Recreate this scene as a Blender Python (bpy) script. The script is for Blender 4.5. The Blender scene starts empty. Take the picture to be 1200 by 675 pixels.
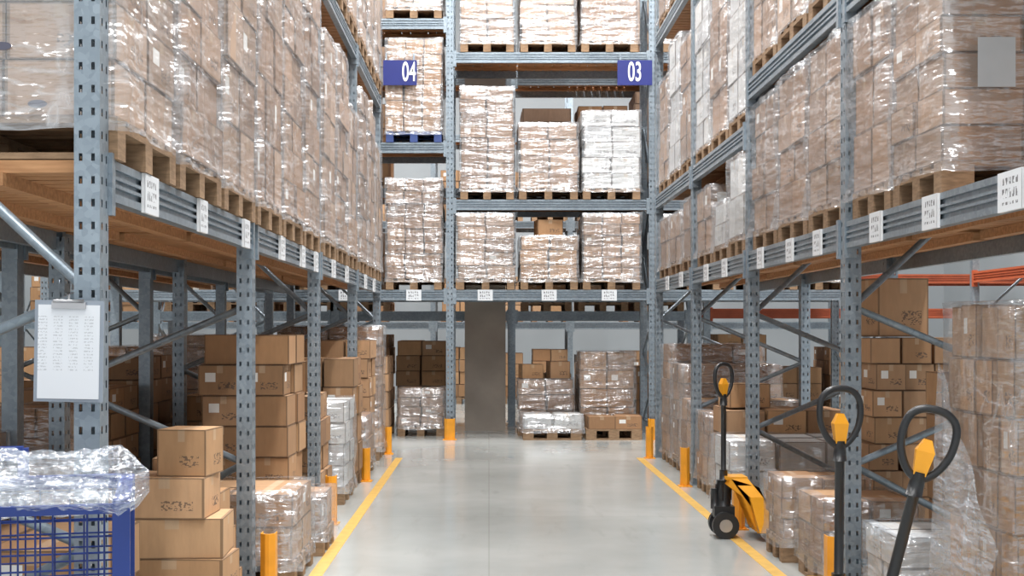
import bpy, math, random
from mathutils import Vector, Matrix, noise
random.seed(7)
S = bpy.context.scene
C = bpy.context.collection
S.view_settings.view_transform = 'Standard'

# ------------------------------------------------------------ materials
def newmat(n):
    m = bpy.data.materials.new(n); m.use_nodes = True
    nt = m.node_tree; b = nt.nodes['Principled BSDF']
    return m, nt, b
def N(nt, t, **k):
    n = nt.nodes.new(t)
    for a, v in k.items(): setattr(n, a, v)
    return n
def ramp(nt, src, stops):
    r = N(nt, 'ShaderNodeValToRGB'); cr = r.color_ramp
    while len(cr.elements) < len(stops): cr.elements.new(0.5)
    for e, (p, c) in zip(cr.elements, stops):
        e.position = p; e.color = (c[0], c[1], c[2], 1) if not isinstance(c, (int, float)) else (c, c, c, 1)
    nt.links.new(src, r.inputs[0]); return r
def math_(nt, op, a, b=None, c=None):
    n = N(nt, 'ShaderNodeMath', operation=op)
    for i, v in enumerate((a, b, c)):
        if v is None: continue
        if isinstance(v, (int, float)): n.inputs[i].default_value = v
        else: nt.links.new(v, n.inputs[i])
    return n.outputs[0]
def mixc(nt, f, a, b, mode='MIX'):
    n = N(nt, 'ShaderNodeMixRGB', blend_type=mode)
    for i, v in enumerate((f, a, b)):
        if isinstance(v, (int, float)): n.inputs[i].default_value = v
        elif isinstance(v, tuple): n.inputs[i].default_value = (v[0], v[1], v[2], 1)
        else: nt.links.new(v, n.inputs[i])
    return n.outputs[0]
def noise_n(nt, scale, detail=4, mapscale=None, coord='Object', rot=None):
    tc = N(nt, 'ShaderNodeTexCoord'); out = tc.outputs[coord]
    if mapscale or rot:
        mp = N(nt, 'ShaderNodeMapping'); nt.links.new(out, mp.inputs[0])
        if mapscale: mp.inputs['Scale'].default_value = mapscale
        if rot: mp.inputs['Rotation'].default_value = rot
        out = mp.outputs[0]
    n = N(nt, 'ShaderNodeTexNoise'); n.inputs['Scale'].default_value = scale; n.inputs['Detail'].default_value = detail
    nt.links.new(out, n.inputs['Vector']); return n.outputs['Fac']
def simple(n, col, rough=0.5, metal=0.0, var=0.12, vs=6, bump=0.0):
    m, nt, b = newmat(n)
    f = noise_n(nt, vs)
    lo = tuple(c*(1-var) for c in col); hi = tuple(min(1, c*(1+var)) for c in col)
    r = ramp(nt, f, [(0.3, lo), (0.7, hi)])
    nt.links.new(r.outputs[0], b.inputs['Base Color'])
    b.inputs['Roughness'].default_value = rough; b.inputs['Metallic'].default_value = metal
    return m

# galvanised steel
M_galv, nt, b = newmat('galvanised_steel')
tc = N(nt, 'ShaderNodeTexCoord'); vo = N(nt, 'ShaderNodeTexVoronoi'); vo.inputs['Scale'].default_value = 45
nt.links.new(tc.outputs['Object'], vo.inputs['Vector'])
sp = N(nt, 'ShaderNodeSeparateColor'); nt.links.new(vo.outputs['Color'], sp.inputs[0])
nz = noise_n(nt, 3)
mx = math_(nt, 'ADD', math_(nt, 'MULTIPLY', sp.outputs[0], 0.3), math_(nt, 'MULTIPLY', nz, 0.7))
r = ramp(nt, mx, [(0.2, (0.19, 0.235, 0.275)), (0.8, (0.33, 0.39, 0.44))])
nt.links.new(r.outputs[0], b.inputs['Base Color'])
b.inputs['Metallic'].default_value = 0.5; b.inputs['Roughness'].default_value = 0.38

# carton
def carton_mat(name):
    m, nt, b = newmat(name)
    at = N(nt, 'ShaderNodeAttribute', attribute_name='Col')
    uv = N(nt, 'ShaderNodeUVMap', uv_map='UVMap'); sx = N(nt, 'ShaderNodeSeparateXYZ'); nt.links.new(uv.outputs[0], sx.inputs[0])
    U, V = sx.outputs[0], sx.outputs[1]; RN = at.outputs['Alpha']
    ge = N(nt, 'ShaderNodeNewGeometry'); sn = N(nt, 'ShaderNodeSeparateXYZ'); nt.links.new(ge.outputs['True Normal'], sn.inputs[0])
    ishor = math_(nt, 'GREATER_THAN', math_(nt, 'ABSOLUTE', sn.outputs[2]), 0.5)
    band = math_(nt, 'LESS_THAN', math_(nt, 'ABSOLUTE', math_(nt, 'SUBTRACT', U, 0.5)), 0.07)
    topv = math_(nt, 'GREATER_THAN', V, 0.74)
    tape = math_(nt, 'MULTIPLY', band, math_(nt, 'MAXIMUM', topv, ishor))
    tape = math_(nt, 'MULTIPLY', tape, math_(nt, 'GREATER_THAN', RN, 0.35))
    col = mixc(nt, math_(nt, 'MULTIPLY', tape, 0.45), at.outputs['Color'], (0.60, 0.47, 0.33))
    big = noise_n(nt, 2.5, 3)
    col = mixc(nt, 0.45, col, ramp(nt, big, [(0.3, 0.68), (0.7, 1.0)]).outputs[0], 'MULTIPLY')
    fine = noise_n(nt, 30, 5, mapscale=(1, 1, .25))
    col = mixc(nt, 0.35, col, ramp(nt, fine, [(0.35, 0.75), (0.65, 1.0)]).outputs[0], 'MULTIPLY')
    pn = noise_n(nt, 60, 1, mapscale=(1, 1, 1.6))
    pm = math_(nt, 'GREATER_THAN', pn, 0.53)
    inb = math_(nt, 'MULTIPLY', math_(nt, 'LESS_THAN', math_(nt, 'ABSOLUTE', math_(nt, 'SUBTRACT', U, 0.66)), 0.2),
                math_(nt, 'LESS_THAN', math_(nt, 'ABSOLUTE', math_(nt, 'SUBTRACT', V, 0.32)), 0.12))
    pm = math_(nt, 'MULTIPLY', math_(nt, 'MULTIPLY', pm, inb), math_(nt, 'GREATER_THAN', RN, 0.5))
    pm = math_(nt, 'MULTIPLY', pm, math_(nt, 'SUBTRACT', 1.0, ishor))
    col = mixc(nt, math_(nt, 'MULTIPLY', pm, 0.7), col, (0.05, 0.04, 0.04))
    lb = math_(nt, 'MULTIPLY', math_(nt, 'LESS_THAN', math_(nt, 'ABSOLUTE', math_(nt, 'SUBTRACT', U, 0.28)), 0.12),
               math_(nt, 'LESS_THAN', math_(nt, 'ABSOLUTE', math_(nt, 'SUBTRACT', V, 0.6)), 0.15))
    lb = math_(nt, 'MULTIPLY', lb, math_(nt, 'MULTIPLY', math_(nt, 'GREATER_THAN', RN, 0.84), math_(nt, 'SUBTRACT', 1.0, ishor)))
    col = mixc(nt, lb, col, (0.75, 0.75, 0.73))
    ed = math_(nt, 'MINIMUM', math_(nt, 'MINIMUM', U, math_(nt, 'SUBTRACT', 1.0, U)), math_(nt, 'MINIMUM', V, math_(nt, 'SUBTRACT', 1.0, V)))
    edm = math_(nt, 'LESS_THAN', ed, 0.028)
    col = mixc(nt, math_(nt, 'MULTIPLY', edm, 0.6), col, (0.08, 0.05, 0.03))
    nt.links.new(col, b.inputs['Base Color']); b.inputs['Roughness'].default_value = 0.75
    bp = N(nt, 'ShaderNodeBump'); bp.inputs['Distance'].default_value = .004; bp.inputs['Strength'].default_value = .5
    nt.links.new(fine, bp.inputs['Height']); nt.links.new(bp.outputs[0], b.inputs['Normal'])
    return m
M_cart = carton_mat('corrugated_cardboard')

def film(n, lo, hi, white=(0.74, 0.76, 0.78), k1=20.0, k2=26.0, rough=0.25, sc=1.0, gl_f=.14, gl_r=.19):
    m = bpy.data.materials.new(n); m.use_nodes = True; nt = m.node_tree
    nt.nodes.remove(nt.nodes['Principled BSDF']); out = nt.nodes['Material Output']
    tr = N(nt, 'ShaderNodeBsdfTransparent'); pr = N(nt, 'ShaderNodeBsdfPrincipled')
    pr.inputs['Base Color'].default_value = (*white, 1); pr.inputs['Roughness'].default_value = rough
    pr.inputs['Specular IOR Level'].default_value = 0.8
    a = noise_n(nt, 3.0*sc, 3, mapscale=(1, 1, 4.0), rot=(0.45, 0.35, 0.2))
    c = noise_n(nt, 2.2*sc, 3, mapscale=(2.2, 2.2, 0.8), rot=(-0.6, 0.5, 0.8))
    big = noise_n(nt, 1.7, 2)
    rd = math_(nt, 'SUBTRACT', 1.0, math_(nt, 'MULTIPLY', math_(nt, 'ABSOLUTE', math_(nt, 'SUBTRACT', a, 0.5)), k1))
    rd2 = math_(nt, 'SUBTRACT', 1.0, math_(nt, 'MULTIPLY', math_(nt, 'ABSOLUTE', math_(nt, 'SUBTRACT', c, 0.5)), k2))
    rr = math_(nt, 'MAXIMUM', math_(nt, 'MAXIMUM', rd, rd2), 0.0)
    rr = math_(nt, 'MULTIPLY', rr, ramp(nt, big, [(.4, .2), (.62, 1.0)]).outputs[0])
    mr = N(nt, 'ShaderNodeMapRange'); nt.links.new(rr, mr.inputs[0])
    mr.inputs['To Min'].default_value = lo; mr.inputs['To Max'].default_value = hi
    bp = N(nt, 'ShaderNodeBump'); bp.inputs['Strength'].default_value = 1.0; bp.inputs['Distance'].default_value = 0.06
    h = math_(nt, 'ADD', a, math_(nt, 'MULTIPLY', c, 0.8))
    nt.links.new(h, bp.inputs['Height']); nt.links.new(bp.outputs[0], pr.inputs['Normal'])
    gl = N(nt, 'ShaderNodeBsdfGlossy'); gl.inputs['Roughness'].default_value = gl_r; gl.inputs['Color'].default_value = (.95, .97, 1, 1)
    nt.links.new(bp.outputs[0], gl.inputs['Normal'])
    ms = N(nt, 'ShaderNodeMixShader'); nt.links.new(mr.outputs[0], ms.inputs[0])
    nt.links.new(tr.outputs[0], ms.inputs[1]); nt.links.new(pr.outputs[0], ms.inputs[2])
    m2 = N(nt, 'ShaderNodeMixShader'); m2.inputs[0].default_value = gl_f
    nt.links.new(ms.outputs[0], m2.inputs[1]); nt.links.new(gl.outputs[0], m2.inputs[2])
    nt.links.new(m2.outputs[0], out.inputs['Surface']); return m
M_film = film('stretch_film', 0.12, 0.42, white=(.70, .73, .76))
M_filmw = film('plastic_sheet', 0.22, 0.6, white=(.62, .70, .78), k1=9, k2=11, sc=1.5, gl_f=.10)
M_filmc = film('clear_plastic_sheet', 0.10, 0.5, white=(.66, .74, .82), k1=14, k2=16, sc=2.5, gl_f=.15, gl_r=.14)

M_wood, nt, b = newmat('pallet_wood')
g = noise_n(nt, 5, 6, mapscale=(3, 3, 14))
r = ramp(nt, g, [(0.3, (0.20, 0.125, 0.07)), (0.7, (0.35, 0.225, 0.13))])
nt.links.new(r.outputs[0], b.inputs['Base Color']); b.inputs['Roughness'].default_value = 0.8
M_deck, nt, b = newmat('deck_timber')
g = noise_n(nt, 5, 6, mapscale=(1, 9, 9))
r = ramp(nt, g, [(0.3, (0.34, 0.16, 0.065)), (0.7, (0.56, 0.30, 0.14))])
nt.links.new(r.outputs[0], b.inputs['Base Color']); b.inputs['Roughness'].default_value = 0.7
M_bluewood = simple('blue_pallet_paint', (0.03, 0.06, 0.2), 0.6)
M_yel = simple('safety_yellow_paint', (0.80, 0.33, 0.02), 0.4)
M_truck = simple('truck_yellow_paint', (0.82, 0.36, 0.02), 0.3)
M_blk = simple('black_rubber', (0.015, 0.016, 0.018), 0.38)
M_steel = simple('plain_steel', (0.45, 0.45, 0.46), 0.3, 0.8)
M_blue = simple('blue_paint', (0.010, 0.035, 0.20), 0.4)
M_sign = simple('sign_blue', (0.006, 0.014, 0.15), 0.5, var=0.05)
M_white = simple('white_paint', (0.8, 0.8, 0.8), 0.5, var=0.03)
M_org = simple('orange_beam_paint', (0.45, 0.10, 0.04), 0.45)
M_ink = simple('carton_print_ink', (0.10, 0.10, 0.14), 0.7)
M_conc = simple('column_concrete', (0.34, 0.30, 0.26), 0.8, vs=2.5, var=0.12)
M_wall = simple('wall_panel', (0.36, 0.39, 0.41), 0.7, vs=0.6, var=0.05)
M_ceil = simple('ceiling_panel', (0.6, 0.62, 0.63), 0.8, vs=0.6, var=0.04)

def printed(n, kind):
    m, nt, b = newmat(n)
    uv = N(nt, 'ShaderNodeUVMap', uv_map='UVMap'); sx = N(nt, 'ShaderNodeSeparateXYZ'); nt.links.new(uv.outputs[0], sx.inputs[0])
    U, V = sx.outputs[0], sx.outputs[1]
    mp = N(nt, 'ShaderNodeMapping'); nt.links.new(uv.outputs[0], mp.inputs[0])
    ns = N(nt, 'ShaderNodeTexNoise'); nt.links.new(mp.outputs[0], ns.inputs['Vector']); ns.inputs['Detail'].default_value = 1
    if kind == 'label':
        bars = math_(nt, 'LESS_THAN', math_(nt, 'FRACT', math_(nt, 'MULTIPLY', U, 7.0)), 0.6)
        rows = math_(nt, 'LESS_THAN', math_(nt, 'FRACT', math_(nt, 'MULTIPLY', V, 3.0)), 0.7)
        mp.inputs['Scale'].default_value = (12, 5, 1); ns.inputs['Scale'].default_value = 1.3
        k = math_(nt, 'GREATER_THAN', ns.outputs['Fac'], 0.44)
        box = math_(nt, 'MULTIPLY', math_(nt, 'LESS_THAN', math_(nt, 'ABSOLUTE', math_(nt, 'SUBTRACT', U, 0.5)), 0.36), math_(nt, 'LESS_THAN', math_(nt, 'ABSOLUTE', math_(nt, 'SUBTRACT', V, 0.5)), 0.34))
        k = math_(nt, 'MULTIPLY', math_(nt, 'MULTIPLY', k, math_(nt, 'MULTIPLY', bars, rows)), math_(nt, 'MULTIPLY', box, .85))
    else:
        mp.inputs['Scale'].default_value = (30, 40, 1); ns.inputs['Scale'].default_value = 1.5
        k1 = math_(nt, 'GREATER_THAN', ns.outputs['Fac'], 0.5)
        rows = math_(nt, 'LESS_THAN', math_(nt, 'FRACT', math_(nt, 'MULTIPLY', V, 30.0)), 0.5)
        cols = math_(nt, 'LESS_THAN', math_(nt, 'FRACT', math_(nt, 'MULTIPLY', U, 4.0)), 0.6)
        box = math_(nt, 'MULTIPLY', math_(nt, 'GREATER_THAN', V, 0.3), math_(nt, 'LESS_THAN', V, 0.88))
        k = math_(nt, 'MULTIPLY', math_(nt, 'MULTIPLY', k1, rows), math_(nt, 'MULTIPLY', box, cols)); k = math_(nt, 'MULTIPLY', k, 0.3)
    nt.links.new(mixc(nt, k, (0.70, 0.73, 0.76), (0.05, 0.05, 0.06)), b.inputs['Base Color'])
    b.inputs['Roughness'].default_value = 0.45
    return m
M_label = printed('location_label_print', 'label')
M_paper = printed('paper_list_print', 'paper')
M_blank = simple('blank_paper', (0.44, 0.47, 0.49), 0.6, var=0.05)

# floor
M_floor, nt, b = newmat('polished_concrete_floor')
a = noise_n(nt, 0.55, 6); c = noise_n(nt, 4, 5)
f = math_(nt, 'ADD', math_(nt, 'MULTIPLY', a, 0.8), math_(nt, 'MULTIPLY', c, 0.2))
r = ramp(nt, f, [(0.3, (0.35, 0.37, 0.36)), (0.7, (0.45, 0.47, 0.455))])
tc = N(nt, 'ShaderNodeTexCoord'); sx = N(nt, 'ShaderNodeSeparateXYZ'); nt.links.new(tc.outputs['Object'], sx.inputs[0])
j1 = math_(nt, 'LESS_THAN', math_(nt, 'ABSOLUTE', math_(nt, 'SUBTRACT', math_(nt, 'FRACT', math_(nt, 'DIVIDE', math_(nt, 'ADD', sx.outputs[1], 1.0), 4.5)), 0.5)), 0.0012)
j2 = math_(nt, 'LESS_THAN', math_(nt, 'ABSOLUTE', math_(nt, 'SUBTRACT', math_(nt, 'FRACT', math_(nt, 'DIVIDE', math_(nt, 'ADD', sx.outputs[0], 2.5), 5.0)), 0.5)), 0.001)
jj = math_(nt, 'MULTIPLY', math_(nt, 'MAXIMUM', j1, j2), 0.3)
st_ = ramp(nt, noise_n(nt, 2.2, 5, mapscale=(3.0, .6, 1)), [(.60, 0.0), (.72, .35)]).outputs[0]
colf = mixc(nt, st_, r.outputs[0], (0.30, 0.31, 0.30))
nt.links.new(mixc(nt, jj, colf, (0.2, 0.2, 0.19)), b.inputs['Base Color'])
rr = ramp(nt, a, [(0.3, 0.12), (0.7, 0.24)]); nt.links.new(rr.outputs[0], b.inputs['Roughness'])
b.inputs['Specular IOR Level'].default_value = .8

# ------------------------------------------------------------ mesh builder
class MB:
    def __init__(s): s.v = []; s.f = []; s.m = []; s.uv = []; s.c = []; s.sm = []
    def box(s, x0, x1, y0, y1, z0, z1, mat=0, col=(1, 1, 1, 0), rot=0.0):
        cx, cy = (x0+x1)/2, (y0+y1)/2; n = len(s.v); cr, sr = math.cos(rot), math.sin(rot)
        for z in (z0, z1):
            for (x, y) in ((x0, y0), (x1, y0), (x1, y1), (x0, y1)):
                dx, dy = x-cx, y-cy
                s.v.append((cx+dx*cr-dy*sr, cy+dx*sr+dy*cr, z))
        for q in ((0, 1, 5, 4), (1, 2, 6, 5), (2, 3, 7, 6), (3, 0, 4, 7), (4, 5, 6, 7), (3, 2, 1, 0)):
            s.f.append(tuple(n+i for i in q)); s.m.append(mat); s.sm.append(False)
            s.uv += [(0, 0), (1, 0), (1, 1), (0, 1)]; s.c += [col]*4
    def quad(s, pts, mat=0, col=(1, 1, 1, 0), sm=False):
        n = len(s.v); s.v += [tuple(p) for p in pts]; s.f.append(tuple(range(n, n+len(pts)))); s.m.append(mat); s.sm.append(sm)
        s.uv += ([(0, 0), (1, 0), (1, 1), (0, 1)]+[(0, 0)]*60)[:len(pts)]; s.c += [col]*len(pts)
    def tube(s, a, b, r, mat=0, seg=10, r2=None):
        a = Vector(a); b = Vector(b); d = (b-a).normalized(); r2 = r if r2 is None else r2
        t = Vector((0, 0, 1)) if abs(d.z) < 0.9 else Vector((1, 0, 0)); p = d.cross(t).normalized(); q = d.cross(p)
        n = len(s.v)
        for i in range(seg):
            an = 2*math.pi*i/seg; o = p*math.cos(an)+q*math.sin(an)
            s.v.append(tuple(a+o*r)); s.v.append(tuple(b+o*r2))
        for i in range(seg):
            j = (i+1) % seg
            s.f.append((n+2*i, n+2*i+1, n+2*j+1, n+2*j)); s.m.append(mat); s.sm.append(True); s.uv += [(0, 0), (0, 1), (1, 1), (1, 0)]; s.c += [(1, 1, 1, 0)]*4
        for k in (0, 1):
            fc = [n+2*i+k for i in range(seg)]
            if k == 0: fc = fc[::-1]
            s.f.append(tuple(fc)); s.m.append(mat); s.sm.append(False); s.uv += [(0, 0)]*seg; s.c += [(1, 1, 1, 0)]*seg
    def path(s, pts, r, mat=0, seg=8, closed=False):
        P = [Vector(p) for p in pts]; n0 = len(s.v); L = len(P)
        for i, p in enumerate(P):
            if closed: d = P[(i+1) % L]-P[i-1]
            else: d = P[min(i+1, L-1)]-P[max(i-1, 0)]
            d.normalize(); t = Vector((0, 1, 0)) if abs(d.y) < 0.9 else Vector((1, 0, 0))
            a = d.cross(t).normalized(); b = d.cross(a)
            for k in range(seg):
                an = 2*math.pi*k/seg; s.v.append(tuple(p+(a*math.cos(an)+b*math.sin(an))*r))
        for i in range(L if closed else L-1):
            i2 = (i+1) % L
            for k in range(seg):
                k2 = (k+1) % seg
                s.f.append((n0+i*seg+k, n0+i*seg+k2, n0+i2*seg+k2, n0+i2*seg+k)); s.m.append(mat); s.sm.append(True)
                s.uv += [(0, 0), (1, 0), (1, 1), (0, 1)]; s.c += [(1, 1, 1, 0)]*4
    def grid(s, fn, NX, NY, mat=0):
        n = len(s.v)
        for i in range(NX+1):
            for j in range(NY+1): s.v.append(tuple(fn(i/NX, j/NY)))
        for i in range(NX):
            for j in range(NY):
                a = n+i*(NY+1)+j; s.f.append((a, a+NY+1, a+NY+2, a+1)); s.m.append(mat); s.sm.append(True); s.uv += [(0, 0), (1, 0), (1, 1), (0, 1)]; s.c += [(1, 1, 1, 0)]*4
    def obj(s, name, mats, loc=(0, 0, 0), parent=None, rot=0.0):
        me = bpy.data.meshes.new(name); me.from_pydata(s.v, [], s.f)
        for m in mats: me.materials.append(m)
        me.polygons.foreach_set('material_index', s.m); me.polygons.foreach_set('use_smooth', s.sm)
        u = me.uv_layers.new(name='UVMap'); u.data.foreach_set('uv', [x for p in s.uv for x in p])
        ca = me.color_attributes.new('Col', 'FLOAT_COLOR', 'CORNER'); ca.data.foreach_set('color', [x for p in s.c for x in p])
        me.update(); o = bpy.data.objects.new(name, me); o.location = loc; o.rotation_euler[2] = rot
        C.objects.link(o)
        if parent: o.parent = parent
        return o
def empty(name, loc=(0, 0, 0)):
    e = bpy.data.objects.new(name, None); e.location = loc; e.empty_display_size = 0.2; C.objects.link(e); return e

# ------------------------------------------------------------ room
HC = 12.0
mb = MB(); mb.box(-14, 11, -6, 32, -0.2, 0); mb.obj('floor', [M_floor])
mb = MB(); mb.box(-14, 11, -6, 32, HC, HC+.2); mb.obj('ceiling', [M_ceil])
mb = MB(); mb.box(-14.2, -14, -6, 32, 0, HC); mb.obj('wall_left', [M_wall])
mb = MB(); mb.box(11, 11.2, -6, 32, 0, HC); mb.obj('wall_right', [M_wall])
mb = MB(); mb.box(-14, 11, 32, 32.2, 0, HC); mb.obj('wall_back', [M_wall])
M_line = simple('line_yellow', (0.60, 0.37, 0.09), 0.5, vs=12)
for x in (-1.02, 1.71):
    mb = MB(); mb.box(x-0.04, x+0.04, -5, 15.0, 0.0, 0.003); mb.obj('floor_marking_line', [M_line])
mb = MB(); mb.box(-0.35, 0.24, 19.1, 19.65, 0, HC); mb.obj('concrete_column', [M_conc])

# ------------------------------------------------------------ racks
def rack(name, M, posts, depth, levels, hmax=7.4, short=(), beam_mat=None, detail=True, labels=()):
    root = empty(name)
    def bx(mb, u0, u1, w0, w1, z0, z1, mat=0):
        a = M(u0, w0, z0); b = M(u1, w1, z1)
        mb.box(min(a[0], b[0]), max(a[0], b[0]), min(a[1], b[1]), max(a[1], b[1]), z0, z1, mat)
    up = MB(); br = MB(); bm = MB(); dk = MB()
    PW, PD = 0.10, 0.085
    for i, p in enumerate(posts):
        h = short[p] if p in short else hmax
        for w0 in (0.0, depth-PD):
            if detail:
                w1 = w0+PD; pit = 0.075; n = int(h/pit)
                faces = [((p-PW/2, w0), (p+PW/2, w0)), ((p+PW/2, w0), (p+PW/2, w1)), ((p+PW/2, w1), (p-PW/2, w1)), ((p-PW/2, w1), (p-PW/2, w0))]
                fr = [0, .19, .33, .67, .81, 1]
                for (A, B) in faces:
                    def pt(t, z): return M(A[0]+(B[0]-A[0])*t, A[1]+(B[1]-A[1])*t, z)
                    for k in (0, 2, 4):
                        up.quad([pt(fr[k], 0), pt(fr[k+1], 0), pt(fr[k+1], n*pit), pt(fr[k], n*pit)])
                    for k in (1, 3):
                        z = 0.0
                        for j in range(n):
                            up.quad([pt(fr[k], z), pt(fr[k+1], z), pt(fr[k+1], z+0.05), pt(fr[k], z+0.05)]); z += pit
            else:
                bx(up, p-PW/2, p+PW/2, w0, w0+PD, 0, h)
            bx(up, p-0.07, p+0.07, w0-0.01, w0+PD+0.01, 0, 0.012)
        nodes = [(1, .2), (0, .72), (1, 1.15), (0, 1.57), (1, 2.5), (0, 3.4), (1, 4.3), (0, 5.2), (1, 6.1), (0, 7.0)]
        for (a, b) in zip(nodes[:-1], nodes[1:]):
            if max(a[1], b[1]) > h: continue
            wa = depth-0.05 if a[0] else 0.05; wb = depth-0.05 if b[0] else 0.05
            br.tube(M(p, wa, a[1]), M(p, wb, b[1]), 0.019, seg=8)
        br.tube(M(p, 0.05, 0.2), M(p, depth-0.05, 0.2), 0.018, seg=6)
    for (u0, u1, zt) in levels:
        a, b = u0+PW/2, u1-PW/2; H = 0.14
        for w in (0.0, depth-0.05):
            s = -1 if w == 0.0 else 1
            bx(bm, a, b, w+0.008, w+0.042, zt-H, zt)
            for (z0, z1) in ((0, .028), (.05, .062), (.078, .090), (.112, .14)):
                bx(bm, a, b, (w-0.006) if s < 0 else w+0.04, (w+0.01) if s < 0 else w+0.056, zt-H+z0, zt-H+z1)
        for u in (u0, u1):
            bx(bm, u-0.085, u-0.045, -0.014, 0.05, zt-H-0.05, zt+0.02) if u == u1 else bx(bm, u+0.045, u+0.085, -0.014, 0.05, zt-H-0.05, zt+0.02)
        u = a+0.02
        while u+0.1 < b:
            bx(dk, u, u+0.1, 0.045, depth-0.055, zt-0.045, zt-0.002); u += 0.122
        for w in (depth*0.35, depth*0.68):
            bx(dk, a, b, w-0.03, w+0.03, zt-0.09, zt-0.045)
    up.obj('uprights', [M_galv], parent=root); br.obj('frame_bracing', [M_galv], parent=root)
    if bm.v: bm.obj('load_beams', [beam_mat or M_galv], parent=root)
    if dk.v: dk.obj('timber_decking', [M_deck], parent=root)
    if labels:
        lm = MB()
        for (u, w_, zt) in labels:
            hw = w_/2
            pts = [M(u-hw, -0.02, zt-0.145), M(u+hw, -0.02, zt-0.145), M(u+hw, -0.02, zt-0.0), M(u-hw, -0.02, zt-0.0)]
            bx(lm, u-hw, u+hw, -0.018, -0.005, zt-0.145, zt, 1)
            lm.quad(pts)
        lm.obj('location_labels', [M_label, M_white], parent=root)
    return root

XL, XR, YB = -1.28, 1.90, 17.6
ML = lambda u, w, z: (XL-w, u, z)
MR = lambda u, w, z: (XR+w, u, z)
MBK = lambda u, w, z: (u, YB+w, z)
Lp = [4.4, 7.2, 10.0, 12.8, 15.6]
lv = []
for a, b in zip(Lp[:-1], Lp[1:]): lv.append((a, b, 2.02))
lv += [(4.4, 10.0, 4.2), (10, 12.8, 4.2), (12.8, 15.6, 4.2), (4.4, 10.0, 6.3), (10, 12.8, 6.3), (12.8, 15.6, 6.3)]
rack('pallet_rack', ML, Lp, 1.1, lv, short={7.2: 2.02}, labels=[(4.95, .2, 2.02), (5.85, .16, 2.02), (6.9, .16, 2.02), (8.1, .18, 2.02), (9.0, .18, 2.02), (9.7, .15, 2.02), (10.8, .18, 2.02), (11.8, .18, 2.02), (13.6, .18, 2.02), (14.6, .18, 2.02)])
Rp = [1.8, 4.45, 7.1, 9.75, 12.4, 15.1]
lv = [(a, b, 2.02) for a, b in zip(Rp[:-1], Rp[1:])]
lv += [(1.8, 4.45, 3.27), (4.45, 7.1, 3.27), (7.1, 9.75, 3.27), (9.75, 12.4, 2.97), (12.4, 15.1, 2.97), (9.75, 12.4, 4.8), (12.4, 15.1, 4.8), (1.8, 4.45, 5.3), (4.45, 7.1, 5.3), (7.1, 9.75, 5.3)]
rack('pallet_rack', MR, Rp, 1.1, lv, labels=[(4.78, .22, 2.02), (5.65, .19, 2.02), (6.45, .18, 2.02), (7.6, .17, 2.02), (8.3, .17, 2.02), (9.2, .17, 2.02), (10.6, .18, 2.02), (11.5, .18, 2.02), (13, .18, 2.02), (14, .18, 2.02)])
Bp = [-5.92, -3.22, -0.52, 2.18, 4.88]
lv = []
for a, b in zip(Bp[:-1], Bp[1:]):
    lv += [(a, b, z) for z in ((1.99, 3.19, 5.15, 6.9) if b > 0 else (1.99, 3.95, 5.6))]
rack('pallet_rack', MBK, Bp, 1.1, lv, labels=[(x, .2, 1.99) for x in (-1.9, -1.0, -.05, .8, 1.6)])
rack('pallet_rack', lambda u, w, z: (u, 20.0+w, z), [-7.75, -5.05, -2.35, .35, 3.05], 1.1,
     [(a, a+2.7, z) for a in (-7.75, -5.05, -2.35, .35) for z in (1.74, 3.6, 5.3)], detail=False)
rack('pallet_rack', lambda u, w, z: (u, 20.0+w, z), [3.3, 6.0, 8.7], 1.1,
     [(a, a+2.7, z) for a in (3.3, 6.0) for z in (1.78, 2.3, 3.6, 5.3)], detail=False, beam_mat=M_org)
rack('pallet_rack', lambda u, w, z: (u, 26.0+w, z), [-9.2, -6.5, -3.8, -1.1, 1.6, 4.3, 7.0], 1.1,
     [(a, a+2.7, z) for a in (-9.2, -6.5, -3.8, -1.1, 1.6, 4.3) for z in (1.62, 3.6, 5.3)], detail=False)
rack('pallet_rack', lambda u, w, z: (-2.55-w, u, z), Lp, 1.1, [(a, a+2.8, z) for a in Lp[:-1] for z in (2.02, 4.2, 6.3)], detail=False)
rack('pallet_rack', lambda u, w, z: (-7.2-w, u, z), Lp, 1.1, [(a, a+2.8, z) for a in Lp[:-1] for z in (2.02, 4.2)], detail=False)
rack('pallet_rack', lambda u, w, z: (6.2+w, u, z), [6.2, 8.9, 11.6, 14.3, 17.0], 1.1, [(a, a+2.7, z) for a in (6.2, 8.9, 11.6, 14.3) for z in (1.55, 2.2, 4.2)], detail=False, beam_mat=M_org)

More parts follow.
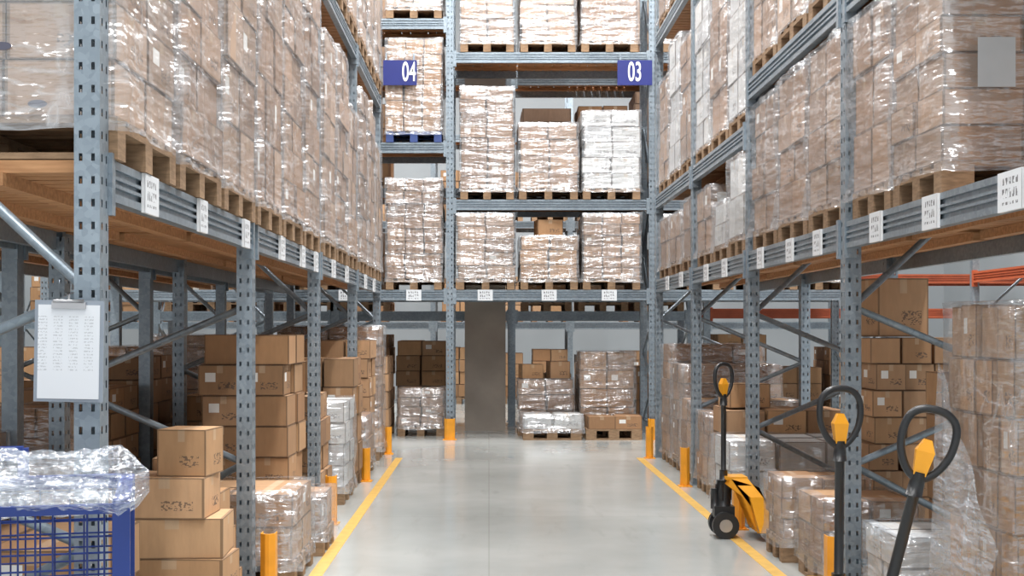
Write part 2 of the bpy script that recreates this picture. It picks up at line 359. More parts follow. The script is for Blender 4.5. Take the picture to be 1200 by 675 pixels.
# ------------------------------------------------------------ pallet loads
BROWN = [(0.42, 0.24, 0.12), (0.50, 0.295, 0.15), (0.34, 0.185, 0.09), (0.46, 0.275, 0.15)]
PALE = [(0.39, 0.25, 0.165), (0.46, 0.315, 0.22), (0.33, 0.205, 0.13), (0.42, 0.27, 0.175)]
WHITE = [(0.62, 0.63, 0.63), (0.55, 0.56, 0.57), (0.68, 0.685, 0.68)]
def pallet(mb, W, D, mat):
    n = 5; bw = 0.10 if min(W, D) > 0.5 else 0.07
    longx = W > D
    L, Wd = (W, D) if longx else (D, W)
    def b_(a0, a1, c0, c1, z0, z1_):
        if longx: mb.box(a0, a1, c0, c1, z0, z1_, mat)
        else: mb.box(c0, c1, a0, a1, z0, z1_, mat)
    for i in range(n):
        c = -Wd/2+bw/2+(Wd-bw)*i/(n-1); b_(-L/2, L/2, c-bw/2, c+bw/2, .122, .144)
    for a in (-L/2+.07, 0, L/2-.07):
        b_(a-.07, a+.07, -Wd/2, Wd/2, .1, .122)
        for c in (-Wd/2+bw/2, 0, Wd/2-bw/2): b_(a-.07, a+.07, c-bw/2, c+bw/2, .022, .1)
    for c in (-Wd/2+bw/2, 0, Wd/2-bw/2): b_(-L/2, L/2, c-bw/2, c+bw/2, 0, .022)
def shell(mb, W, D, z0, z1, mat, sd, amp=0.02, step=0.075):
    hw, hd = W/2+0.008, D/2+0.008
    per = []
    nx = max(3, int(W/step)); ny = max(3, int(D/step))
    for i in range(nx): per.append((-hw+2*hw*i/nx, -hd, 0, -1))
    for i in range(ny): per.append((hw, -hd+2*hd*i/ny, 1, 0))
    for i in range(nx): per.append((hw-2*hw*i/nx, hd, 0, 1))
    for i in range(ny): per.append((-hw, hd-2*hd*i/ny, -1, 0))
    nzs = max(3, int((z1-z0)/step)); n0 = len(mb.v); P = len(per)
    for j in range(nzs+1):
        z = z0+(z1-z0)*j/nzs
        for (x, y, nx_, ny_) in per:
            v = Vector((x*2.5+sd*3.1, y*2.5, z*3.5+0.9*(x+y)))
            d = 0.006+amp*max(0.0, noise.noise(v)+0.25)
            if j == 0: d += 0.01+0.02*random.random()
            mb.v.append((x+nx_*d, y+ny_*d, z+(0.015*noise.noise(v*2) if j in (0, nzs) else 0)))
    for j in range(nzs):
        for i in range(P):
            i2 = (i+1) % P
            mb.f.append((n0+j*P+i, n0+j*P+i2, n0+(j+1)*P+i2, n0+(j+1)*P+i)); mb.m.append(mat); mb.sm.append(True)
            mb.uv += [(0, 0), (1, 0), (1, 1), (0, 1)]; mb.c += [(1, 1, 1, 0)]*4
    n1 = len(mb.v); top = n0+nzs*P
    for (x, y, a, b) in per: mb.v.append((x*0.8, y*0.8, z1+0.006))
    for i in range(P):
        i2 = (i+1) % P
        mb.f.append((top+i, top+i2, n1+i2, n1+i)); mb.m.append(mat); mb.sm.append(True)
        mb.uv += [(0, 0), (1, 0), (1, 1), (0, 1)]; mb.c += [(1, 1, 1, 0)]*4
cnt = [0]
def load(x0, x1, y0, y1, z, h, pal=None, cs=(0.38, 0.38, 0.25), wrap=True, rough=0.009, extra=None, blue=False, amp=0.02, ragged=0.0, film_m=None, name=None, onpal=True):
    cnt[0] += 1; sd = cnt[0]; rs = random.Random(sd*17+3)
    W, D = x1-x0, y1-y0; mb = MB()
    zb = 0.144 if onpal else 0.0
    if onpal: pallet(mb, W, D, 1)
    nx = max(1, round(W/cs[0])); ny = max(1, round(D/cs[1])); nz = max(1, round((h-zb)/cs[2]))
    dz = (h-zb)/nz; pal = pal or (PALE if wrap else BROWN); base = rs.choice(pal)
    lo = .93 if pal is WHITE else .76
    for k in range(nz):
        a, b = nx, ny
        sh = rs.uniform(-rough, rough)*1.5
        lay = rs.uniform(.93, 1.05)
        for i in range(a):
            for j in range(b):
                if 0 < i < a-1 and 0 < j < b-1 and k < nz-1: continue
                if ragged and k == nz-1 and rs.random() < ragged: continue
                cx0 = -W/2+W*i/a; cy0 = -D/2+D*j/b
                ox, oy = rs.uniform(-rough, rough)+sh, rs.uniform(-rough, rough)+sh*0.5
                fct = rs.uniform(lo, 1.12)*lay; wm = rs.uniform(-.07, .05)
                q = base if rs.random() < .7 else rs.choice(pal)
                if pal is WHITE: wm *= .2
                cc = (min(1, q[0]*fct), min(1, q[1]*fct*(1+wm*.4)), min(1, q[2]*fct*(1+wm)))
                g = 0.006; tz = rs.uniform(-.012, 0.0) if k == nz-1 else 0
                mb.box(cx0+g+ox, cx0+W/a-g+ox, cy0+g+oy, cy0+D/b-g+oy, zb+dz*k+0.0015, zb+dz*(k+1)-0.003+tz, 0, (*cc, rs.random()), rs.uniform(-1, 1)*rough*1.2)
    if extra:
        for (ex, ey, ew, ed_, eh) in extra:
            cc = rs.choice(BROWN); mb.box(ex-ew/2, ex+ew/2, ey-ed_/2, ey+ed_/2, h+0.002, h+eh, 0, (*cc, 0.7), 0.15)
    if wrap and amp > .011:
        shell(mb, W, D, zb-0.05 if onpal else 0.02, h+0.004, 2, sd, amp)
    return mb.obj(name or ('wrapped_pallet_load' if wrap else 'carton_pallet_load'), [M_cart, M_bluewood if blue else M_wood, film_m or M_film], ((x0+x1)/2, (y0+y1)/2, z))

R = random.Random(5)
CS = [(0.38, 0.4, 0.26), (0.3, 0.4, 0.22), (0.4, 0.4, 0.3), (0.38, 0.27, 0.34), (0.57, 0.4, 0.2)]
hs = [1.9, 1.85, 1.9, 1.88, 1.84, 1.9]
for k in range(6):
    y = 4.47+k*0.905
    o = load(-2.40, -1.255, y, y+0.83, 2.022, hs[k], cs=(0.38, 0.4, 0.2) if k == 0 else CS[k % 5], amp=0.04, rough=.005 if k == 0 else .009)
    if k == 0:
        ov = MB(); cx, cy, cz = o.location
        for (px, pz) in ((-1.64, 2.40), (-1.52, 2.205), (-1.62, 2.60), (-1.90, 2.40), (-1.90, 2.205), (-1.50, 2.79)):
            ov.quad([(px-cx+.033*math.cos(t*math.pi/12), 4.452-cy, pz-cz+.014*math.sin(t*math.pi/12)) for t in range(24)])
        ov.obj('carton_prints', [M_ink], parent=o)
for bs in (10.0, 12.8):
    for k in range(3):
        load(-2.40, -1.26, bs+.09+k*.89, bs+.09+k*.89+.81, 2.022, R.uniform(1.45, 1.9), cs=CS[R.randrange(5)])
for bs in (4.4, 7.2, 10.0, 12.8):
    for k in range(3):
        load(-2.40, -1.26, bs+.09+k*.89, bs+.09+k*.89+.81, 4.202, R.uniform(1.4, 1.85), cs=CS[R.randrange(5)])
for bs in (4.4, 7.2, 10.0, 12.8):  # mostly hidden second-row loads, added to block light behind the left rack
    for k in range(3):
        load(-3.62, -2.58, bs+.09+k*.89, bs+.09+k*.89+.81, 2.022, R.uniform(1.3, 1.85), cs=CS[R.randrange(5)], amp=0.01)
for (y, h, p) in ((4.6, .75, BROWN), (5.6, .85, WHITE), (6.45, .9, BROWN), (7.3, .75, PALE), (8.2, .95, BROWN), (9.1, 1.05, BROWN), (10.1, 1.25, BROWN), (11.0, .9, PALE), (11.9, 1.3, BROWN), (12.9, 1.2, BROWN), (13.8, 1.4, PALE), (14.7, 1.3, BROWN)):
    load(-3.62, -2.6, y, y+.74, 0, h, pal=p, cs=(.3, .3, .2), wrap=R.random() < .5, ragged=.3)
for (y, h, p) in ((4.5, .9, BROWN), (5.4, 1.2, BROWN), (6.3, 1.1, PALE), (7.3, .9, WHITE), (8.2, 1.2, BROWN), (9.1, .8, PALE), (10.1, 1.2, BROWN), (11.0, .9, WHITE), (11.9, 1.3, BROWN), (13, 1.2, BROWN), (14, 1.4, PALE)):
    load(-8.2, -7.2, y, y+.8, 0, h, pal=p, cs=CS[R.randrange(5)], wrap=True, amp=0.01)
for y in (4.5, 5.4, 6.3, 7.3, 8.2, 9.1, 10.1, 11.0, 11.9):
    load(-8.2, -7.2, y, y+.8, 2.022, R.uniform(1.2, 1.8), cs=CS[R.randrange(5)], wrap=False)

# right rack L1
for (a, b, h) in ((5.64, 6.32, 1.08), (6.36, 7.02, 1.06), (7.19, 7.99, 1.07), (8.03, 8.83, 1.06), (8.87, 9.67, 1.05)):
    load(1.93, 3.02, a, b, 2.022, h, cs=(0.36, 0.34, 0.155) if a < 6 else CS[R.randrange(5)], amp=0.04)
load(1.90, 3.0, 9.84, 10.5, 2.022, 0.76, pal=WHITE, cs=CS[0], film_m=M_film)
load(1.94, 3.0, 10.7, 11.45, 2.022, 0.5, pal=WHITE, cs=CS[1]); load(1.94, 3.0, 11.5, 12.3, 2.022, .7, cs=CS[2])
for k in range(3): load(1.94, 3.0, 12.48+k*.87, 13.28+k*.87, 2.022, R.uniform(.6, .75), cs=CS[k])
for k in range(3): load(1.93, 3.02, 4.54+k*.86, 5.34+k*.86, 3.272, R.uniform(1.5, 1.75), cs=CS[R.randrange(5)])
for k in range(3): load(1.93, 3.02, 7.19+k*.85, 7.99+k*.85, 3.272, R.uniform(1.5, 1.75), cs=CS[R.randrange(5)])
for bs in (9.75, 12.4):
    for k in range(3): load(1.93, 3.0, bs+.08+k*.86, bs+.88+k*.86, 2.972, R.uniform(1.2, 1.55), cs=CS[R.randrange(5)], pal=WHITE if (k+int(bs)) % 2 else PALE)
    for k in range(3): load(1.93, 3.0, bs+.08+k*.86, bs+.88+k*.86, 4.802, R.uniform(1.3, 1.55), cs=CS[R.randrange(5)])
# back rack
load(-.43, .34, YB-.02, YB+1.1, 1.992, 1.02, cs=(.38, .4, .18)); load(.42, 1.18, YB-.02, YB+1.1, 1.992, .72, cs=(.38, .4, .2), extra=[(.0, -.3, .34, .3, .22)], pal=BROWN)
load(1.25, 2.01, YB-.02, YB+1.1, 1.992, 1.02, cs=(.25, .4, .15))
load(-.38, .33, YB-.02, YB+1.1, 3.192, 1.5, cs=(.36, .4, .18)); load(.40, 1.18, YB-.02, YB+1.1, 3.192, 1.02, cs=(.38, .4, .22))
load(1.25, 2.01, YB-.02, YB+1.1, 3.192, 1.18, cs=(.38, .4, .2), pal=WHITE)
for (a, b) in ((-.38, .33), (.42, 1.15), (1.23, 1.98)): load(a, b, YB-.02, YB+1.1, 5.152, R.uniform(1.2, 1.5), cs=CS[R.randrange(5)])
for x in (-3.1, -2.25, -1.37):
    load(x, x+.74, YB-.02, YB+1.1, 1.992, 1.48, cs=(.25, .4, .17)); load(x, x+.74, YB-.02, YB+1.1, 3.952, 1.38, cs=(.25, .4, .2), pal=BROWN, blue=True)
    load(x, x+.74, YB-.02, YB+1.1, 5.602, 1.2, cs=(.38, .4, .2))
for x in (2.3, 3.15, 4.0):
    for z in (1.992, 3.192, 5.152): load(x, x+.78, YB-.02, YB+1.1, z, 1.0, cs=(.38, .4, .2))
load(-1.25, -.62, YB+.5, YB+1.2, 0, .66, cs=(.3, .35, .12)); load(-2.1, -1.35, YB+.3, YB+1.2, 0, 1.1, pal=BROWN, wrap=False, cs=CS[0])
load(.45, 1.22, YB-.15, YB+.45, 0, .34, pal=WHITE, cs=(.38, .4, .2), amp=.05)
load(.40, 1.17, YB+.6, YB+1.15, 0, .78, cs=(.38, .4, .2), pal=BROWN, extra=[(-.2, 0, .3, .3, .2), (.18, 0, .28, .3, .24)])
load(1.25, 2.0, YB+.5, YB+1.15, 0, 1.16, pal=BROWN, cs=(.38, .4, .25), wrap=True, ragged=.3)
load(1.28, 2.02, YB-.15, YB+.4, 0, .32, pal=BROWN, cs=(.36, .3, .2), wrap=False, rough=.02)
for x in (-7.6, -6.7, -5.8, -4.9, -4.0, -3.1, -2.25, -1.4, .5, 1.35, 2.2, 3.45, 4.3, 5.15):
    for z in (1.742 if x < 3.2 else 2.302, 3.602, 5.302):
        if R.random() < .85 or (z == 3.602 and .4 < x < 3): load(x, x+.75, 20.0, 21.05, z, R.uniform(.8, 1.2) if z < 3 else R.uniform(1.1, 1.5), cs=CS[R.randrange(5)], wrap=R.random() < .5, amp=.01)
    load(x, x+.75, 20.0, 21.05, 0, {-1.4: 1.3, .5: .8, 1.35: .95}.get(x) or R.choice([.7, .9, 1.2, 1.4]), cs=(.37, .4, .22), wrap=False, pal=BROWN)
for i in range(14):
    x = -9.05+i*.9
    for z in (0, 1.622, 3.602):
        if R.random() < .85: load(x, x+.72, 26.1, 27.0, z, R.uniform(.8, 1.3), cs=CS[R.randrange(5)], wrap=False)

# left floor loads
load(-2.2, -1.09, 7.42, 8.2, 0, .53, cs=(.37, .4, .2), pal=BROWN, wrap=True)
load(-1.9, -1.06, 8.45, 9.05, 0, .39, cs=(.3, .3, .2), pal=PALE, film_m=M_film)
load(-2.0, -1.38, 9.12, 9.85, 0, 1.42, pal=BROWN, cs=(.25, .3, .2), wrap=False, rough=.015, ragged=.4)
load(-2.35, -1.30, 10.15, 10.85, 0, .95, pal=BROWN, cs=(.3, .35, .2), wrap=False, rough=.015, extra=[(.2, 0, .35, .3, .25)])
load(-2.35, -1.2, 10.95, 11.7, 0, .86, pal=WHITE, cs=(.3, .35, .2), amp=.05)
load(-2.35, -1.22, 11.85, 12.6, 0, 1.2, pal=BROWN, cs=(.3, .35, .25), wrap=False, rough=.012)
load(-2.35, -1.2, 12.98, 13.75, 0, .6, pal=BROWN, cs=(.3, .35, .2)); load(-2.35, -1.25, 13.9, 14.65, 0, 1.35, pal=BROWN, cs=(.3, .35, .2), wrap=False)
load(-2.35, -1.22, 14.7, 15.45, 0, 1.5, pal=BROWN, cs=(.3, .35, .22), wrap=True)
load(-2.35, -1.55, 5.1, 5.9, 0, .6, pal=BROWN, cs=(.4, .4, .27), wrap=False, rough=.01)
mb = MB()
def cb(x0, x1, y0, y1, z0, z1, r=0.0, c=None, rn=0.7):
    mb.box(x0, x1, y0, y1, z0, z1, 0, (*(c or BROWN[1]), rn), r)
L1c = (0.60, .37, .20)
cb(-1.80, -1.25, 6.25, 6.6, 0, .18, .02, L1c); cb(-1.80, -1.30, 6.62, 6.97, 0, .2, 0)
cb(-1.76, -1.25, 6.25, 6.6, .182, .36, -.04, BROWN[1]); cb(-1.80, -1.33, 6.62, 6.97, .202, .42, .03)
cb(-1.75, -1.27, 6.26, 6.62, .362, .55, .05, L1c, .5); cb(-1.76, -1.36, 6.63, 6.95, .422, .62, .0)
cb(-1.72, -1.34, 6.25, 6.58, .552, .745, -.03, (0.62, .38, .21), .8); cb(-1.7, -1.40, 6.64, 6.9, .622, .80, .1)
cb(-1.57, -1.33, 6.30, 6.56, .747, .97, -.12, BROWN[1], .65)
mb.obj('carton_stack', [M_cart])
mb = MB()
cb(-2.3, -1.9, 6.3, 6.7, 0, .3, .05); cb(-2.28, -1.92, 6.3, 6.66, .302, .56, -.1, BROWN[0]); cb(-2.3, -1.95, 6.72, 7.05, 0, .4); cb(-2.27, -1.97, 6.72, 7.0, .402, .7, .1, BROWN[2])
cb(-2.25, -1.98, 6.34, 6.62, .562, .80, .2, BROWN[3])
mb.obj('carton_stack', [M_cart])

# right floor loads
load(2.10, 2.9, 5.3, 6.05, 0, 1.56, pal=[(.52, .31, .16), (.46, .27, .14)], cs=(.2, .19, .235), wrap=True, amp=.03, rough=.012, extra=[(.22, .0, .34, .34, .3)])
load(1.95, 2.30, 6.32, 6.85, 0, .46, pal=WHITE, cs=(.3, .3, .2), film_m=M_filmw, amp=.06)
load(2.57, 3.2, 8.88, 9.62, 0, 1.40, pal=BROWN, cs=(.21, .37, .18), wrap=False, rough=.014, extra=[(-.1, -.1, .36, .36, .40)])
load(1.82, 2.36, 8.22, 8.68, 0, .53, pal=BROWN, cs=(.27, .26, .13), wrap=True)
load(1.86, 2.40, 7.35, 7.95, 0, .50, pal=BROWN, cs=(.3, .3, .19), wrap=True, amp=.03)
load(2.70, 3.0, 7.3, 8.2, 0, 1.2, pal=BROWN, cs=(.27, .3, .24), wrap=False)
load(1.80, 2.9, 9.95, 10.65, 0, .62, pal=WHITE, cs=(.37, .35, .24), amp=.04)
load(1.95, 2.95, 10.8, 11.5, 0, .8, pal=BROWN, cs=(.33, .35, .2), wrap=False, rough=.01, extra=[(-.3, 0, .35, .3, .2)])
load(1.92, 2.95, 11.6, 12.2, 0, .72, pal=BROWN, cs=(.33, .33, .2), wrap=True)
load(1.92, 2.95, 12.5, 13.2, 0, .78, pal=BROWN, cs=(.33, .33, .2), wrap=True)
load(1.95, 2.95, 13.35, 14.1, 0, 1.1, pal=PALE, cs=(.33, .33, .2)); load(1.95, 2.95, 14.2, 14.9, 0, 1.3, pal=BROWN, cs=(.33, .33, .2))
for (y, h, p) in ((8.0, 1.0, WHITE), (9.2, .9, PALE), (10.4, .8, WHITE), (11.8, 1.1, BROWN), (13.2, 1.1, PALE), (14.5, 1.2, BROWN)):
    load(6.3, 7.2, y, y+.8, 0, h, pal=p, cs=CS[R.randrange(5)], amp=.01)
    load(6.3, 7.2, y, y+.8, 2.202, h*1.2, pal=p, cs=CS[R.randrange(5)], amp=.01)
def tail(u, v):
    y = 6.02-u*.68; top = 1.30-u*.75; bot = .10+u*.1
    z = top+(bot-top)*v
    return (2.045+.012*math.sin(u*14+v*5)-.03*v*(1-u)-.02*math.sin(v*3), y+.02*math.sin(v*7), z)
tb = MB(); tb.grid(tail, 24, 36); tb.obj('loose_stretch_film', [M_filmw])

mb = MB(); mb.quad([(2.06, 5.575, 2.47), (2.22, 5.575, 2.47), (2.22, 5.575, 2.68), (2.06, 5.575, 2.68)]); mb.obj('paper_sheet', [M_blank])

# ------------------------------------------------------------ post guards
def guard(x, y, h=.30, w=.07, rot=0):
    mb = MB()
    prof = [(-w, -.0), (-w, -.07), (-w+.03, -.10), (w-.03, -.10), (w, -.07), (w, 0)]
    inner = [(a*(1-.14), b*(1-.1)+.001) for a, b in prof]
    n = len(prof)
    for i in range(n-1):
        a, b = prof[i], prof[i+1]; c, d = inner[i], inner[i+1]
        mb.quad([(*a, 0), (*b, 0), (*b, h), (*a, h)]); mb.quad([(*d, 0), (*c, 0), (*c, h), (*d, h)]); mb.quad([(*a, h), (*b, h), (*d, h), (*c, h)])
    mb.box(-w-.02, w+.02, -.12, .02, 0, .008)
    mb.tube((-.03, -.09, .008), (-.03, -.09, .02), .012); mb.tube((.03, -.09, .008), (.03, -.09, .02), .012)
    o = mb.obj('post_guard', [M_yel], (x, y, 0), rot=rot)
for y in Lp[1:]: guard(XL+.10, y-.07, .36 if y < 11 else .32, .04)
for y in Rp[2:]: guard(XR-.08, y-.07, .36, .04)
guard(-.52, YB-.03, .28, .07); guard(2.18, YB-.03, .28, .07)

# ------------------------------------------------------------ aisle signs
for (x0, x1, t) in ((-1.40, -.955, '04'), (1.70, 2.16, '03')):
    root = empty('aisle_sign', ((x0+x1)/2, YB-.09, 4.86))
    w = (x1-x0)/2; mb = MB(); mb.box(-w, w, -.01, .01, -.165, .165)
    mb.obj('sign_panel', [M_sign], parent=root)
    mb = MB(); mb.box(-w+.03, -w+.05, .01, .03, -.12, .26); mb.box(w-.05, w-.03, .01, .03, -.12, .26); mb.obj('sign_brackets', [M_galv], parent=root)
    cu = bpy.data.curves.new('digits', 'FONT'); cu.body = t; cu.size = .36; cu.align_x = 'CENTER'; cu.align_y = 'CENTER'; cu.extrude = .002; cu.offset = .004
    cu.materials.append(M_white); o = bpy.data.objects.new('digits', cu); C.objects.link(o); o.parent = root
    o.location = (.12 if t == '04' else .0, -.013, 0); o.rotation_euler = (math.pi/2, 0, 0); o.scale = (.52, 1, 1)

# ------------------------------------------------------------ clipboard
root = empty('clipboard', (-1.365, 4.30, 1.385)); root.rotation_euler = (0, math.radians(1), 0)
mb = MB(); mb.box(-.112, .112, -.004, .004, -.175, .155); mb.obj('board', [simple('grey_board', (.26, .30, .35), .4)], parent=root)
mb = MB(); mb.box(-.10, .10, -.0065, -.0045, -.165, .14); mb.obj('paper', [M_paper], parent=root)
mb = MB(); mb.box(-.055, .055, -.014, -.0045, .128, .150); mb.tube((-.05, -.012, .152), (.05, -.012, .152), .006); mb.tube((0, -.01, .15), (0, -.01, .175), .004)
mb.box(-.02, .02, .004, .05, -.02, .06); mb.obj('clip', [M_steel], parent=root)

# ------------------------------------------------------------ blue mesh cart
root = empty('wire_mesh_cart', (-.945, 3.40, 0)); root.rotation_euler[2] = math.radians(14)
fr = MB(); W, D, H = 1.0, .65, 1.0
for (x, y) in ((0, 0), (-W, 0), (-W, D), (0, D)): fr.box(x-.022, x+.022, y-.022, y+.022, .16, H)
for z in (.2, H-.015, ):
    fr.box(-W, 0, -.012, .012, z-.012, z+.012); fr.box(-W, 0, D-.02, D+.02, z-.02, z+.02)
    fr.box(-.02, .02, 0, D, z-.02, z+.02); fr.box(-W-.02, -W+.02, 0, D, z-.02, z+.02)
fr.box(-W, -.3, D-.018, D+.018, H+.055, H+.095)
for x in (-W, -.66, -.3): fr.box(x-.015, x+.015, D-.015, D+.015, H, H+.09)
fr.box(-W, 0, 0, D, .18, .2)
fr.obj('frame', [M_blue], parent=root)
ws = MB(); st = .042
k = 1
while k*st < W:
    ws.tube((-k*st, 0, .2), (-k*st, 0, H-.02), .0028, seg=5); ws.tube((-k*st, D, .2), (-k*st, D, H-.02), .0028, seg=5); k += 1
k = 1
while k*st < D:
    ws.tube((0, k*st, .2), (0, k*st, H-.02), .0028, seg=5); ws.tube((-W, k*st, .2), (-W, k*st, H-.02), .0028, seg=5); k += 1
k = 1
while .2+k*st < H-.03:
    z = .2+k*st
    ws.tube((-W, .004, z), (0, .004, z), .0028, seg=5); ws.tube((-W, D-.004, z), (0, D-.004, z), .0028, seg=5)
    ws.tube((-.004, 0, z), (-.004, D, z), .0028, seg=5); ws.tube((-W+.004, 0, z), (-W+.004, D, z), .0028, seg=5); k += 1
ws.obj('mesh_wires', [M_blue], parent=root)
cw = MB()
for (x, y) in ((-.08, .08), (-W+.08, .08), (-W+.08, D-.08), (-.08, D-.08)):
    cw.tube((x-.02, y, .065), (x+.02, y, .065), .065, seg=18); cw.box(x-.03, x+.03, y-.03, y+.03, .12, .18)
cw.obj('castors', [M_blk], parent=root)
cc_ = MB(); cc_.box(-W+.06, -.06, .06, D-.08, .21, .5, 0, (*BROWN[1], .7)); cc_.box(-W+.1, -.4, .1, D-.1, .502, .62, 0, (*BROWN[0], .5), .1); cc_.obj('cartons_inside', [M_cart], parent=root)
def hp(u, v):
    x = -W*.50+u*(W*.57)
    a = 2*math.pi*v
    rad = (.058+.045*u)*(1+.2*math.sin(u*6+.5))*min(1, (min(u*.6, (1-u)*1.2)*5+.2))
    rad *= 1+.22*noise.noise(Vector((u*4, math.cos(a)*1.6, math.sin(a)*1.6)))+.26*abs(noise.noise(Vector((u*7+3*math.cos(a), math.cos(a)*4.5, math.sin(a)*4.5))))-.06+.08*noise.noise(Vector((u*30, math.cos(a)*5+u*9, math.sin(a)*5)))
    yc = .10-.08*u; zc = H-.02+.095*u+.03*math.sin(u*4+.2)
    return (x, yc+math.cos(a)*rad*1.6, zc+math.sin(a)*rad*1.05)
pf = MB(); pf.grid(hp, 140, 80)
def drape(u, v):
    x = -W*.95+u*W*.9; f = .02*math.sin(u*22+v*3)+.02*noise.noise(Vector((u*8, v*4, 2)))
    return (x, .10+v*(D*.72)+f, H+.0-.06*v*(1-v)*4*.6+.02*noise.noise(Vector((u*6, v*6, 7)))*1.6)
pf.grid(drape, 60, 30)
pf.obj('plastic_film_sheet', [M_filmc], parent=root)

# ------------------------------------------------------------ pallet trucks
def truck(x, y, rot, steer=0.0, lean=(0.0, 0.0)):
    root = empty('hand_pallet_truck', (x, y, 0)); root.rotation_euler[2] = rot
    b = MB(); K = 1.5; FO = .155; FW = .068
    for s in (-1, 1):
        yc = s*FO
        b.box(.18*K, 1.22, yc-FW, yc+FW, .075, .092); b.box(.18*K, 1.22, yc-FW, yc-FW+.012, .045, .078); b.box(.18*K, 1.22, yc+FW-.012, yc+FW, .045, .078)
        b.quad([(1.22, yc-FW, .045), (1.32, yc-.035, .06), (1.32, yc-.035, .085), (1.22, yc-FW, .092)]); b.quad([(1.32, yc-.035, .06), (1.32, yc+.035, .06), (1.32, yc+.035, .085), (1.32, yc-.035, .085)])
        b.quad([(1.22, yc+FW, .045), (1.22, yc+FW, .092), (1.32, yc+.035, .085), (1.32, yc+.035, .06)]); b.quad([(1.22, yc-FW, .092), (1.32, yc-.035, .085), (1.32, yc+.035, .085), (1.22, yc+FW, .092)])
        pr = [(.20*K, .045), (.20*K, .20), (.15*K, .36), (.03, .42), (.0, .38), (.07*K, .30), (.12*K, .10), (.14*K, .045)]
        for yy in (s*.05, s*.13):
            b.quad([(p[0], yy, p[1]) for p in pr][:4]); b.quad([(pr[3][0], yy, pr[3][1]), (pr[4][0], yy, pr[4][1]), (pr[5][0], yy, pr[5][1]), (pr[2][0], yy, pr[2][1])]); b.quad([(pr[0][0], yy, pr[0][1]), (pr[1][0], yy, pr[1][1]), (pr[5][0], yy, pr[5][1]), (pr[7][0], yy, pr[7][1])])
            b.quad([(pr[1][0], yy, pr[1][1]), (pr[2][0], yy, pr[2][1]), (pr[5][0], yy, pr[5][1])])
    def Q(pts): b.quad([(p[0]*K, p[1], p[2]) for p in pts])
    Q([(.22, -.225, .092), (.22, .225, .092), (.16, .18, .30), (.16, -.18, .30)]); Q([(.16, -.18, .30), (.16, .18, .30), (.10, .10, .42), (.10, -.10, .42)])
    Q([(.14, -.225, .06), (.14, .225, .06), (.10, .18, .30), (.10, -.18, .30)]); Q([(.10, -.18, .30), (.10, .18, .30), (.02, .10, .42), (.02, -.10, .42)])
    Q([(.22, -.225, .06), (.14, -.225, .06), (.10, -.18, .30), (.16, -.18, .30)]); Q([(.22, .225, .06), (.14, .225, .06), (.10, .18, .30), (.16, .18, .30)])
    Q([(.16, -.18, .30), (.10, -.18, .30), (.02, -.10, .42), (.10, -.10, .42)]); Q([(.16, .18, .30), (.10, .18, .30), (.02, .10, .42), (.10, .10, .42)])
    b.box(.0, .15, -.10, .10, .41, .43)
    b.obj('fork_chassis', [M_truck], parent=root)
    k = MB()
    k.tube((0, 0, .17), (0, 0, .40), .05, seg=16); k.tube((0, 0, .40), (0, 0, .47), .028, seg=14); k.box(-.07, .07, -.05, .05, .14, .22); k.tube((-.06, 0, .2), (-.06, 0, .34), .03, seg=12)
    for s in (-1, 1):
        yc = s*.075; k.tube((0, yc-.028, .092), (0, yc+.028, .092), .092, seg=26)
        k.tube((1.1, s*FO-.035, .037), (1.1, s*FO+.035, .037), .037, seg=14)
    k.tube((0, -.1, .092), (0, .1, .092), .02, seg=10)
    k.obj('pump_and_wheels', [M_blk], parent=root)
    hub = MB()
    for s in (-1, 1): hub.tube((0, s*.102, .092), (0, s*.108, .092), .045, seg=16)
    hub.obj('wheel_hubs', [M_steel], parent=root)
    h = empty('tow_handle', (0, 0, .30)); h.parent = root; h.rotation_euler = (lean[0], lean[1], steer-rot)
    g = MB(); g.tube((0, 0, 0), (0, 0, .66), .019, seg=12); g.box(-.045, .045, -.035, .035, -.04, .07); g.tube((0, 0, .62), (0, 0, .70), .028, seg=12, r2=.022)
    loop = [(0, 0, .67), (-.045, 0, .70), (-.078, 0, .76), (-.086, 0, .82), (-.078, 0, .875), (-.045, 0, .905), (0, 0, .912), (.045, 0, .905), (.078, 0, .875), (.086, 0, .82), (.078, 0, .76), (.045, 0, .70)]
    P = [Vector(p) for p in loop]
    for _ in range(2):
        Q_ = []
        for i in range(len(P)):
            a, c = P[i], P[(i+1) % len(P)]; Q_ += [a*.75+c*.25, a*.25+c*.75]
        P = Q_
    g.path(P, .0135, closed=True, seg=10)
    g.obj('shaft_and_loop', [M_blk], parent=h)
    l = MB()
    l.quad([(-.02, -.014, .69), (.02, -.014, .69), (.03, -.02, .77), (-.03, -.02, .77)]); l.quad([(-.03, -.02, .77), (.03, -.02, .77), (.012, -.012, .81), (-.012, -.012, .81)])
    l.quad([(-.02, .014, .69), (-.03, .02, .77), (.03, .02, .77), (.02, .014, .69)]); l.quad([(-.03, .02, .77), (-.012, .012, .81), (.012, .012, .81), (.03, .02, .77)])
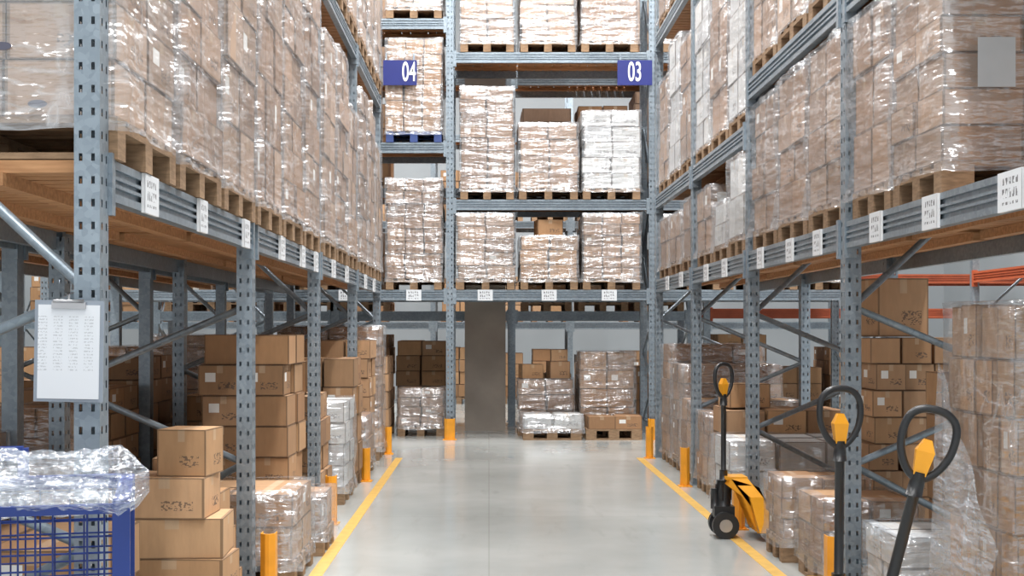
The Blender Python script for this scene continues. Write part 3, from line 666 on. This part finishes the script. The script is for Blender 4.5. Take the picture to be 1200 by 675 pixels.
    for s in (-1, 1):
        l.quad([(s*.02, -.014, .69), (s*.02, .014, .69), (s*.03, .02, .77), (s*.03, -.02, .77)]); l.quad([(s*.03, -.02, .77), (s*.03, .02, .77), (s*.012, .012, .81), (s*.012, -.012, .81)])
    l.obj('release_lever', [M_truck], parent=h)
truck(1.64, 9.25, 0.0, steer=math.radians(35))
truck(1.40, 5.3, math.radians(85), steer=math.radians(5), lean=(0, math.radians(0.5)))
truck(1.24, 4.35, math.radians(12), steer=math.radians(-10), lean=(0, math.radians(14)))

# ------------------------------------------------------------ lights
def lamp(x, y, p, sx_=.5, sy_=1.8, z=11.3):  # unseen area lights with housings, added overhead to light the hall
    root = empty('unseen_bay_lamp', (x, y, z))
    mb = MB(); mb.box(-sx_/2-.05, sx_/2+.05, -sy_/2-.05, sy_/2+.05, .01, .12); mb.tube((0, -sy_/2+.1, .12), (0, -sy_/2+.1, .68), .01); mb.tube((0, sy_/2-.1, .12), (0, sy_/2-.1, .68), .01)
    mb.obj('unseen_lamp_housing', [M_white], parent=root)
    ld = bpy.data.lights.new('unseen_area_light', 'AREA'); ld.shape = 'RECTANGLE'; ld.size = sx_; ld.size_y = sy_; ld.energy = p; ld.color = (1, .99, .98)
    o = bpy.data.objects.new('unseen_area_light', ld); C.objects.link(o); o.parent = root
for y in (-3.5, 1, 5, 9, 13): lamp(.3, y, 440)
for x in (-7, -3, .8, 4.5): lamp(x, 16.6, 330)
for x in (-6, -1, 3): lamp(x, 23.5, 800)
for y in (3, 8, 13): lamp(-5.4, y, 620); lamp(4.6, y, 620)
w = bpy.data.worlds.new('World'); S.world = w; w.use_nodes = True
w.node_tree.nodes['Background'].inputs[0].default_value = (.93, .965, 1, 1); w.node_tree.nodes['Background'].inputs[1].default_value = 1.12

# ------------------------------------------------------------ camera
cd = bpy.data.cameras.new('camera'); cam = bpy.data.objects.new('camera', cd); C.objects.link(cam)
cam.location = (0, 0, 1.44); cam.rotation_euler = (math.pi/2, 0, 0)
cd.sensor_width = 36; cd.lens = 36*1550/1200; cd.shift_x = 27/1200; cd.shift_y = 50.5/1200; cd.clip_start = .05
S.camera = cam
